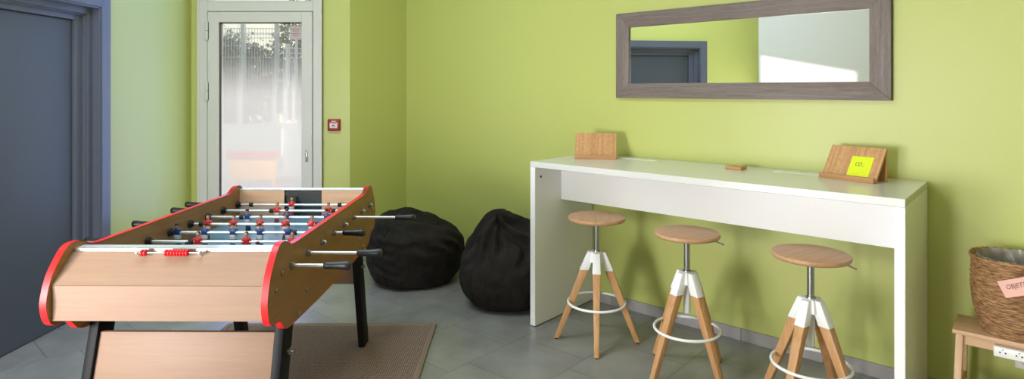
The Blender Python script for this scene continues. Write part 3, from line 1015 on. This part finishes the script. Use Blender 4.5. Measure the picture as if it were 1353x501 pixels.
tag(st3, 'oak swivel bar stool nearest the woven basket, at the right end panel', 'bar stool', GS)

# ------------------------------------------------------------------ things on the bar table
def tablet_stand(loc, rz, label):
    root = empty('tablet_stand', loc, rz)
    tag(root, label, 'tablet stand', 'bamboo stands on the bar table')
    w, th = .136, .010
    # front board leans back from the lip to the top edge
    y0, z0, y1, z1 = .018, .010, .118, .158
    t = Vector((y1-y0, z1-z0)).normalized(); nn = Vector((-t.y, t.x))*th      # towards the front/up
    mb = MB(); mb.prism([(y0, z0), (y1, z1), (y1+nn.x, z1+nn.y), (y0+nn.x, z0+nn.y)], -w, w, smooth_edge=False)
    mb.build('front_board', M['bamboo'], root)
    mb = MB(); mb.prism([(-.018, 0), (y0+.012, 0), (y0+.012, .010), (y0-.002, .016), (-.006, .016), (-.006, .026), (-.016, .026), (-.018, .022)], -w, w, smooth_edge=False)
    mb.build('lip', M['bamboo_flat'], root)
    mb = MB(); mb.prism([(y1-.006, z1-.006), (y1+.004, z1-.004), (.128, 0), (.116, 0)], -w+.004, w-.004, smooth_edge=False)
    mb.build('back_board', M['bamboo'], root)
    return root
tablet_stand((.548, 3.955, HT), R(-10), 'bamboo tablet stand with nothing on it, at the bar table end above the bean bag')
ts = tablet_stand((1.684, 3.025, HT), math.atan2(-.227, .144), 'bamboo tablet stand holding a yellow card')
# card leaning on the second stand
card = empty('note_card', (1.684, 3.025, HT), math.atan2(-.227, .144))
tag(card, 'small fluorescent yellow card leaning on the bamboo stand', 'card')
y0, z0, y1, z1 = .018, .010, .118, .158
t = Vector((0, y1-y0, z1-z0)).normalized(); nrm = Vector((0, -t.z, t.y))
base = Vector((0, y0, z0))+nrm*.0105+t*.010
def card_q(mb, x0, x1, a, c, lift, th, mi=0):
    p = [base+t*a+nrm*lift, base+t*c+nrm*lift]
    lo = [(x0, *p[0].yz), (x1, *p[0].yz), (x1, *p[1].yz), (x0, *p[1].yz)]
    hi = [tuple(Vector(v)+nrm*th) for v in lo]
    mb.hexa(lo, hi, mi)
mb = MB(); card_q(mb, -.012, .094, 0, .112, 0, .0012); mb.build('paper', M['yellow'], card)
mb = MB()
cx0 = .032
for (xa, xb, a, c) in ((cx0-.014, cx0+.012, .058, .0605), (cx0-.014, cx0+.012, .075, .0775), (cx0-.016, cx0-.013, .058, .078), (cx0+.011, cx0+.014, .058, .078), (cx0-.0015, cx0+.0015, .06, .076),
                       (cx0+.018, cx0+.028, .056, .058)):
    card_q(mb, xa, xb, a, c, .0012, .0004)
mb.build('printed_logo', M['note_green'], card)
# wooden block
wb = MB(); wb.box((-.047, -.045, 0), (.047, .045, .018), .002, seg=1)
o = wb.build('coaster', M['bamboo_flat'], None, (1.285, 3.455, HT), ANG)
tag(o, 'small square bamboo block lying flat on the white bar table', 'coaster')

# ------------------------------------------------------------------ mirror
mr_s0 = Vector((.733, 4.168, 0)).dot(U); mr_s1 = Vector((1.955, 3.096, 0)).dot(U)
mc = (mr_s0+mr_s1)/2; hw = (mr_s1-mr_s0)/2; mz0, mz1 = 1.446, 2.024; hh = (mz1-mz0)/2
mi_ = empty('wall_mirror', tuple(P(mc, D, (mz0+mz1)/2)), ANG)
tag(mi_, 'wide mirror in a grey-brown wood frame on the green wall', 'mirror')
fw, ft = .098, .026
def frame_bar(axis, sgn):
    mb = MB()
    if axis == 0:      # horizontal bars with mitred ends
        zo, zi = sgn*hh, sgn*(hh-fw)
        f = [(-hw, zo), (hw, zo), (hw-fw, zi), (-hw+fw, zi)]
    else:
        xo, xi_ = sgn*hw, sgn*(hw-fw)
        f = [(xo, -hh), (xo, hh), (xi_, hh-fw), (xi_, -hh+fw)]
    back = [(p[0], -.0005, p[1]) for p in f]; front = [(p[0], -ft, p[1]) for p in f]
    mb.hexa(back, front, 0, .0015)
    return mb
for sgn in (-1, 1):
    frame_bar(0, sgn).build('frame_rail', M['mirror_wood'], mi_)
    frame_bar(1, sgn).build('frame_stile', M['mirror_wood_v'], mi_)
mb = MB(); mb.box((-hw+fw-.006, -.012, -hh+fw-.006), (hw-fw+.006, -.006, hh-fw+.006)); mb.build('mirror_glass', mirror_mat(), mi_)
mb = MB()
mb.box((hw, -ft+.004, -hh+.001), (hw+.003, -.001, hh-.001)); mb.box((-hw-.003, -ft+.004, -hh+.001), (-hw, -.001, hh-.001))
mb.build('frame_edge', M['mirror_edge'], mi_)

# ------------------------------------------------------------------ fire alarm call point
fa = empty('fire_call_point', (-1.534, YF, 1.199))
tag(fa, 'small square red fire alarm call point on wall beside glass door', 'fire alarm')
mb = MB(); mb.box((-.052, -.032, -.05), (.052, 0, .05), .005); mb.build('housing', M['fire_red'], fa)
mb = MB(); mb.box((-.032, -.0335, -.026), (.032, -.0315, .020), .0008, seg=1); mb.build('window', M['fire_white'], fa)
mb = MB()
mb.box((-.012, -.0345, -.008), (.012, -.0332, .002)); mb.box((-.024, -.0345, .009), (.024, -.0332, .012)); mb.box((-.02, -.0345, -.017), (.02, -.0332, -.0145))
mb.build('pictogram', M['ink'], fa)
mb = MB(); mb.box((-.02, -.0335, .030), (.02, -.0315, .036)); mb.build('printed_strip', M['fire_white'], fa)

# ------------------------------------------------------------------ step stool, basket, tag, power strip, socket
HS = .47
ss = empty('step_stool', tuple(P(-.07, 3.32)), ANG)
tag(ss, 'pale wooden step stool under the woven basket by the green wall', 'step stool')
mb = MB(); mb.box((-.215, -.12, HS-.018), (.215, .12, HS), .003); mb.build('top_board', M['pale_wood'], ss)
mb = MB(); mb.box((-.20, -.098, HS-.062), (.20, -.080, HS-.018), .0015, seg=1); mb.build('apron', M['pale_wood'], ss)
mb = MB(); mb.box((-.20, .080, HS-.062), (.20, .098, HS-.018), .0015, seg=1); mb.build('apron', M['pale_wood'], ss)
for sx in (-1, 1):
    for sy, yt_, yb_ in ((-1, -.092, -.185), (1, .092, .20)):
        mb = MB(); xt, xb = sx*.19, sx*.20
        def q(x, y, z): return [(x-.013, y-.02, z), (x+.013, y-.02, z), (x+.013, y+.02, z), (x-.013, y+.02, z)]
        mb.hexa(q(xb, yb_, 0), q(xt, yt_, HS-.018), 0, .002); mb.build('leg', M['pale_leg'], ss)
mb = MB(); mb.box((-.215, -.165, .215), (.215, -.015, .233), .003); mb.build('step_board', M['pale_wood'], ss)
mb = MB(); mb.box((-.19, -.12, .17), (.19, -.102, .215), .0015, seg=1); mb.build('step_rail', M['pale_wood'], ss)
mb = MB()
for sx in (-1, 1):
    mb.box((sx*.197-.010, -.165, .18), (sx*.197+.010, .165, .213), .0015, seg=1)
mb.build('side_rails', M['pale_wood'], ss)

bk = empty('woven_basket', tuple(P(-.07, 3.325, HS)), ANG)
tag(bk, 'round woven seagrass basket with a plastic liner, on the step stool', 'basket')
def basket_body():
    mb = MB(); b = mb.bm
    rows, per, seg = 30, 5, 200
    Hb = .318; rb, rt = .118, .160
    def rad(t): return rb+(rt-rb)*(t**.8)+.014*math.sin(PI*min(1, t*1.15))
    rings = []
    for j in range(rows*per+1):
        t = j/(rows*per); row = int(j/per); ph = (j % per)/per
        ring_ = []
        for i in range(seg):
            a = 2*PI*i/seg
            k = math.sin(PI*ph)
            w = math.sin(a*28+PI*row)
            r = rad(t)+.0042*k*(1+.35*w)+.0026*fbm((a*7, t*60, 2))+.0016*fbm((a*22, t*50, 7))
            z = Hb*t+.0022*w*k+.004*fbm((math.cos(a)*2, math.sin(a)*2, t*3))
            z = 0 if j == 0 else max(z, .0006)
            ring_.append(b.verts.new((r*math.cos(a), r*math.sin(a), z)))
        rings.append(ring_)
    inner = []
    for j in range(13):
        t = 1-j/12
        r = rad(t)-.010
        inner.append([b.verts.new((r*math.cos(2*PI*i/seg), r*math.sin(2*PI*i/seg), max(.006, Hb*t+(.002 if j == 0 else 0)))) for i in range(seg)])
    allr = rings+inner
    for k in range(len(allr)-1):
        for i in range(seg):
            j = (i+1) % seg
            f = b.faces.new((allr[k][i], allr[k][j], allr[k+1][j], allr[k+1][i])); f.smooth = True
    b.faces.new(rings[0][::-1]); b.faces.new(inner[-1])
    bmesh.ops.recalc_face_normals(b, faces=b.faces)
    return mb
basket_body().build('basket_body', basket_mat(), bk)
mb = MB()
mb.tube([(.161*math.cos(2*PI*i/120), .161*math.sin(2*PI*i/120), .317+.0025*math.sin(i*1.9)+.003*math.sin(i*.16)) for i in range(120)], .0065, 8, closed=True)
mb.build('rim', basket_mat(), bk)
mb = MB(); b = mb.bm; rings = []
for j in range(22):
    t = j/21
    z = .325-.19*t
    ring_ = []
    for i in range(110):
        a = 2*PI*i/110
        r = .147-.03*t+.007*fbm((a*3.2, t*5, 1))*min(1, .4+t*2)+.004*math.sin(a*17+t*5)-.006
        ring_.append(b.verts.new((r*math.cos(a), r*math.sin(a), z+.006*fbm((math.cos(a)*4, math.sin(a)*4, 3))*(1-t))))
    rings.append(ring_)
for k in range(21):
    for i in range(110):
        j = (i+1) % 110
        f = b.faces.new((rings[k][i], rings[k][j], rings[k+1][j], rings[k+1][i])); f.smooth = True
b.faces.new(rings[-1])
mb.build('plastic_liner', liner_mat(), bk)

# pink paper tag pinned to the basket
tg = empty('paper_tag', tuple(P(-.052, 3.325-.176, .716)), ANG)
tag(tg, 'tilted pink paper tag with handwriting, pinned to the woven basket', 'tag')
tilt = Matrix.Rotation(R(-25), 4, 'Y')
def bent(mb, w, h, th):
    n = 12
    b = mb.bm; g0 = []; g1 = []
    for i in range(n+1):
        x = -w/2+w*i/n
        y = .9*x*x/.33
        for zz in (-h/2, h/2):
            p = tilt @ Vector((x, 0, zz)); p.y += y
            g0.append(b.verts.new(p)); g1.append(b.verts.new(p+Vector((0, th, 0))))
    for i in range(n):
        k = 2*i
        for g in (g0, g1): b.faces.new((g[k], g[k+2], g[k+3], g[k+1]))
        b.faces.new((g0[k], g0[k+2], g1[k+2], g1[k])); b.faces.new((g0[k+1], g0[k+3], g1[k+3], g1[k+1]))
    b.faces.new((g0[0], g0[1], g1[1], g1[0])); b.faces.new((g0[-1], g0[-2], g1[-2], g1[-1]))
    bmesh.ops.recalc_face_normals(b, faces=b.faces)
mb = MB(); bent(mb, .148, .068, .001); mb.build('paper', M['pink'], tg)
def text_mesh(body, size):
    c = bpy.data.curves.new('txt', 'FONT'); c.body = body; c.size = size; c.align_x = 'LEFT'; c.align_y = 'CENTER'; c.offset = -.0002
    o = bpy.data.objects.new('txt', c); COL.objects.link(o)
    bpy.context.view_layer.update()
    me = bpy.data.meshes.new_from_object(o.evaluated_get(bpy.context.evaluated_depsgraph_get()))
    bpy.data.objects.remove(o); return me
me = text_mesh('OBJETS', .026); me.materials.append(M['ink'])
for v in me.vertices:
    x, z = v.co.x*.80-.055, v.co.y+.006
    x += .25*z
    p = tilt @ Vector((x, 0, z)); p.y += .9*x*x/.33-.0012
    v.co = p
o = bpy.data.objects.new('handwriting', me); COL.objects.link(o); o.parent = tg

ps = empty('power_strip', tuple(P(-.07, 3.32-.098, HS-.05)), ANG)
tag(ps, 'white multi-socket power strip fixed under the step stool top', 'power strip')
mb = MB(); mb.box((-.075, -.036, -.021), (.162, 0, .021), .004); mb.build('housing', M['socket'], ps)
mb = MB()
for k in range(4):
    x = -.045+.052*k
    for dx in (-.009, .009): mb.cyl((x+dx, -.0355, .0), (x+dx, -.0368, .0), .0032, n=10)
    mb.box((x-.002, -.0368, .010), (x+.002, -.0355, .014))
mb.build('socket_holes', M['rubber'], ps)

so = empty('wall_socket', tuple(P(-.335+.29, D, .265)), ANG)
tag(so, 'white round-faced wall socket low on the green wall', 'socket')
mb = MB(); mb.box((-.042, -.012, -.042), (.042, 0, .042), .003); mb.build('cover_plate', M['socket'], so)
mb = MB()
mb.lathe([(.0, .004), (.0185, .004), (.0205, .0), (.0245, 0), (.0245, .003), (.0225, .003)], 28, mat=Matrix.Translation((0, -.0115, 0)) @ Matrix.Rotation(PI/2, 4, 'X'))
mb.build('socket_well', plain('socket_shadow', (196, 196, 194), .4), so)  # well is slightly greyer than the cover plate
mb = MB()
for dx in (-.0095, .0095): mb.cyl((dx, -.014, 0), (dx, -.0165, 0), .003, n=10)
mb.build('pin_holes', M['rubber'], so)

# ------------------------------------------------------------------ outside
mb = MB(); mb.box((-14, YF+.22, -.16), (8, 26, -.03)); struct(mb, 'patio_ground', M['patio'])

fn = empty('mesh_fence', (0, 10.5, -.03))
tag(fn, 'white welded mesh garden fence outside the glass door', 'fence')
def mesh_panel(x0, x1, z1, y):
    mb = MB()
    x = x0
    while x < x1:
        mb.box((x-.0035, y-.0035, .05), (x+.0035, y+.0035, z1)); x += .05
    zz = [.1, .3]
    z = .1
    while z < z1:
        mb.box((x0, y-.008, z-.004), (x1, y-.002, z+.004)); z += .2
    for z in (z1-.02, z1-.10, z1-.18):
        mb.box((x0, y-.010, z-.005), (x1, y-.001, z+.005))
    return mb
for x0, x1, z1, y in ((-6.9, -4.69, 2.62, 0), (-4.69, -4.10, 2.62, 0), (-4.10, -1.9, 2.29, .3)):
    mesh_panel(x0, x1, z1, y).build('mesh_panel', M['fence'], fn)
mb = MB(); mb.box((-6.9, -.05, 0), (-4.02, .10, .95), .01, seg=1); mb.box((-4.02, .25, 0), (-1.9, .40, .95), .01, seg=1); mb.build('low_plinth', M['fence'], fn)  # plinth added to hide bright sunlit ground behind the fence
for x, z1, y in ((-4.69, 2.68, 0), (-4.10, 2.68, 0), (-4.02, 2.36, .3), (-6.9, 2.68, 0), (-1.9, 2.36, .3)):
    mb = MB(); mb.box((x-.033, y-.033, 0), (x+.033, y+.033, z1), .004, seg=1); mb.build('fence_post', M['fence'], fn)

def bush(name, loc, rx, ry, h, nleaf, label, seed, lsz=.11):
    rnd = random.Random(seed)
    root = empty(name, loc); tag(root, label, 'shrub', 'shrubs behind the fence')
    mb = MB(); b = mb.bm
    for _ in range(nleaf):
        th = rnd.uniform(0, 2*PI); ph = math.acos(rnd.uniform(-1, 1)); rr = rnd.random()**.4
        lump = 1+.22*fbm((math.cos(th)*1.7+seed, math.sin(th)*1.7, math.cos(ph)*1.7))
        c = Vector((rx*rr*lump*math.sin(ph)*math.cos(th), ry*rr*lump*math.sin(ph)*math.sin(th), h*.52+h*.48*rr*lump*math.cos(ph)))
        d = Vector((rnd.gauss(0, 1), rnd.gauss(0, 1), rnd.gauss(0, .8))).normalized()
        e = d.cross(Vector((rnd.gauss(0, 1), rnd.gauss(0, 1), rnd.gauss(0, 1)))).normalized()
        l = lsz*rnd.uniform(.6, 1.25); wd = l*.36
        m_ = d.cross(e)*l*.12
        v = [b.verts.new(c-d*l*.5), b.verts.new(c+e*wd+m_), b.verts.new(c+d*l*.5), b.verts.new(c-e*wd+m_)]
        b.faces.new((v[0], v[1], v[2])); b.faces.new((v[0], v[2], v[3]))
    mb.build('foliage', M['leaf'], root)
    mb = MB()
    for k in range(5):
        a = 2*PI*k/5
        mb.tube([(0, 0, 0), (.12*rx*math.cos(a), .12*ry*math.sin(a), h*.25), (.45*rx*math.cos(a), .45*ry*math.sin(a), h*.62)], lambda u: .035*(1-u*.7), 7)
    mb.build('stems', M['bark'], root)
    return root
bush('shrub', (-6.0, 12.1, -.03), 1.5, .7, 2.75, 11000, 'leafy shrub behind the tall left section of the white fence', 3)
bush('shrub', (-5.0, 15.2, -.03), 1.2, .7, 3.9, 8000, 'tall dark shrub rising above the step in the white fence', 5)
bush('shrub', (-2.75, 13.0, -.03), 1.0, .7, 3.2, 8000, 'leafy shrub behind the low right section of the white fence', 9)

sg = empty('garden_sign', (-4.02, 11.2, -.03))
tag(sg, 'pale pink sign on a post above the low fence section', 'sign')
mb = MB(); mb.box((-.115, -.008, 2.47), (.115, .008, 2.72), .003, seg=1); mb.build('sign_board', M['sign'], sg)
mb = MB()
for z, w in ((2.665, .085), (2.63, .06), (2.58, .08), (2.545, .05)): mb.box((-w, -.0095, z-.008), (w, -.0078, z+.008))
mb.build('printed_lines', M['sign_red'], sg)
mb = MB(); mb.box((-.02, .008, 0), (.02, .04, 2.7)); mb.build('sign_post', M['fence'], sg)

def garden_chair(loc, rz, label):
    root = empty('garden_chair', loc, rz); tag(root, label, 'chair', 'chairs outside the glass door')
    mb = MB(); mb.box((-.24, .19, .60), (.24, .215, .80), .01); mb.build('backrest', M['orange'], root)
    mb = MB(); mb.box((-.27, .19, .815), (.27, .225, .90), .01); mb.build('head_cushion', M['rose'], root)
    mb = MB(); mb.box((-.24, -.24, .44), (.24, .22, .475), .01); mb.build('seat', M['rose'], root)
    for sx in (-1, 1):
        mb = MB(); mb.tube([(sx*.21, -.21, 0), (sx*.21, -.2, .44)], .013, 8); mb.build('leg', M['orange'], root)
        mb = MB(); mb.tube([(sx*.21, .26, 0), (sx*.21, .19, .44), (sx*.21, .205, .80)], .013, 8); mb.build('leg', M['orange'], root)
    return root
garden_chair((-2.68, 6.45, -.03), R(180), 'orange garden chair seen blurred through the frosted glass door')
garden_chair((-2.02, 6.85, -.03), R(150), 'orange garden chair at the lock side of the frosted glass, mostly hidden')

# ------------------------------------------------------------------ light
def area(name, loc, target, sx, sy, power, col=(1, 1, 1), spread=None):
    l = bpy.data.lights.new(name, 'AREA'); l.shape = 'RECTANGLE'; l.size = sx; l.size_y = sy; l.energy = power; l.color = col
    if spread: l.spread = spread
    o = bpy.data.objects.new(name, l); COL.objects.link(o); o.location = loc
    o.rotation_euler = (Vector(target)-Vector(loc)).to_track_quat('-Z', 'Y').to_euler()
    return o
def added_window_light(s0, s1, z0, z1, n, power, col):  # unseen area lamp put into an added window opening
    c = P((s0+s1)/2, n-.02, (z0+z1)/2)
    area('window_daylight', tuple(c), tuple(c+N), s1-s0, z1-z0, power, col)
added_window_light(-2.55, -1.57, .52, 1.44, NW, 68, (1, .97, 1))  # added low source, brings light from the left
added_window_light(-2.3, -1.35, .4, 2.35, NB, 215, (1, .98, .99))  # added distant source, lights the bar wall from behind the camera
area('door_daylight', (-2.16, YF-.06, 1.7), (-2.16, 0, 1.7),   .7, 2.6, 16, (.21, .36, 1))
area('skylight', (-1.7, 2.6, ZC-.03), (-1.7, 2.6, 0), 1.4, 1.4, 54, (.70, .85, 1))  # added cool fill above the table, the ceiling has no opening
area('ceiling_lamp', (-.9, 2.6, ZC-.03), (-.9, 2.6, 0), .9, .9, 18, (1, .95, 1))  # added overhead fill without a fixture
sun = bpy.data.lights.new('sun', 'SUN'); sun.energy = 7; sun.angle = R(.6); sun.color = (1, .93, .82)
so_ = bpy.data.objects.new('sun', sun); COL.objects.link(so_)
so_.rotation_euler = Vector((-.035, -1, -.317)).to_track_quat('-Z', 'Y').to_euler()
W = bpy.data.worlds.new('world'); S.world = W; W.use_nodes = True
nt = W.node_tree; bg = nt.nodes['Background']
sky = nt.nodes.new('ShaderNodeTexSky'); sky.sky_type = 'HOSEK_WILKIE'; sky.turbidity = 3.2; sky.ground_albedo = .5
sky.sun_direction = Vector((0, 1, .31)).normalized()
nt.links.new(sky.outputs[0], bg.inputs[0]); bg.inputs[1].default_value = 3.4

S.view_settings.view_transform = 'Standard'; S.view_settings.look = 'None'
S.view_settings.gamma = 1; S.view_settings.exposure = 0.0; S.view_settings.use_curve_mapping = False
S.cycles.max_bounces = 10; S.cycles.diffuse_bounces = 6; S.cycles.glossy_bounces = 5; S.cycles.transmission_bounces = 8; S.cycles.transparent_max_bounces = 12
S.cycles.use_denoising = True
S.cycles.sample_clamp_indirect = 6
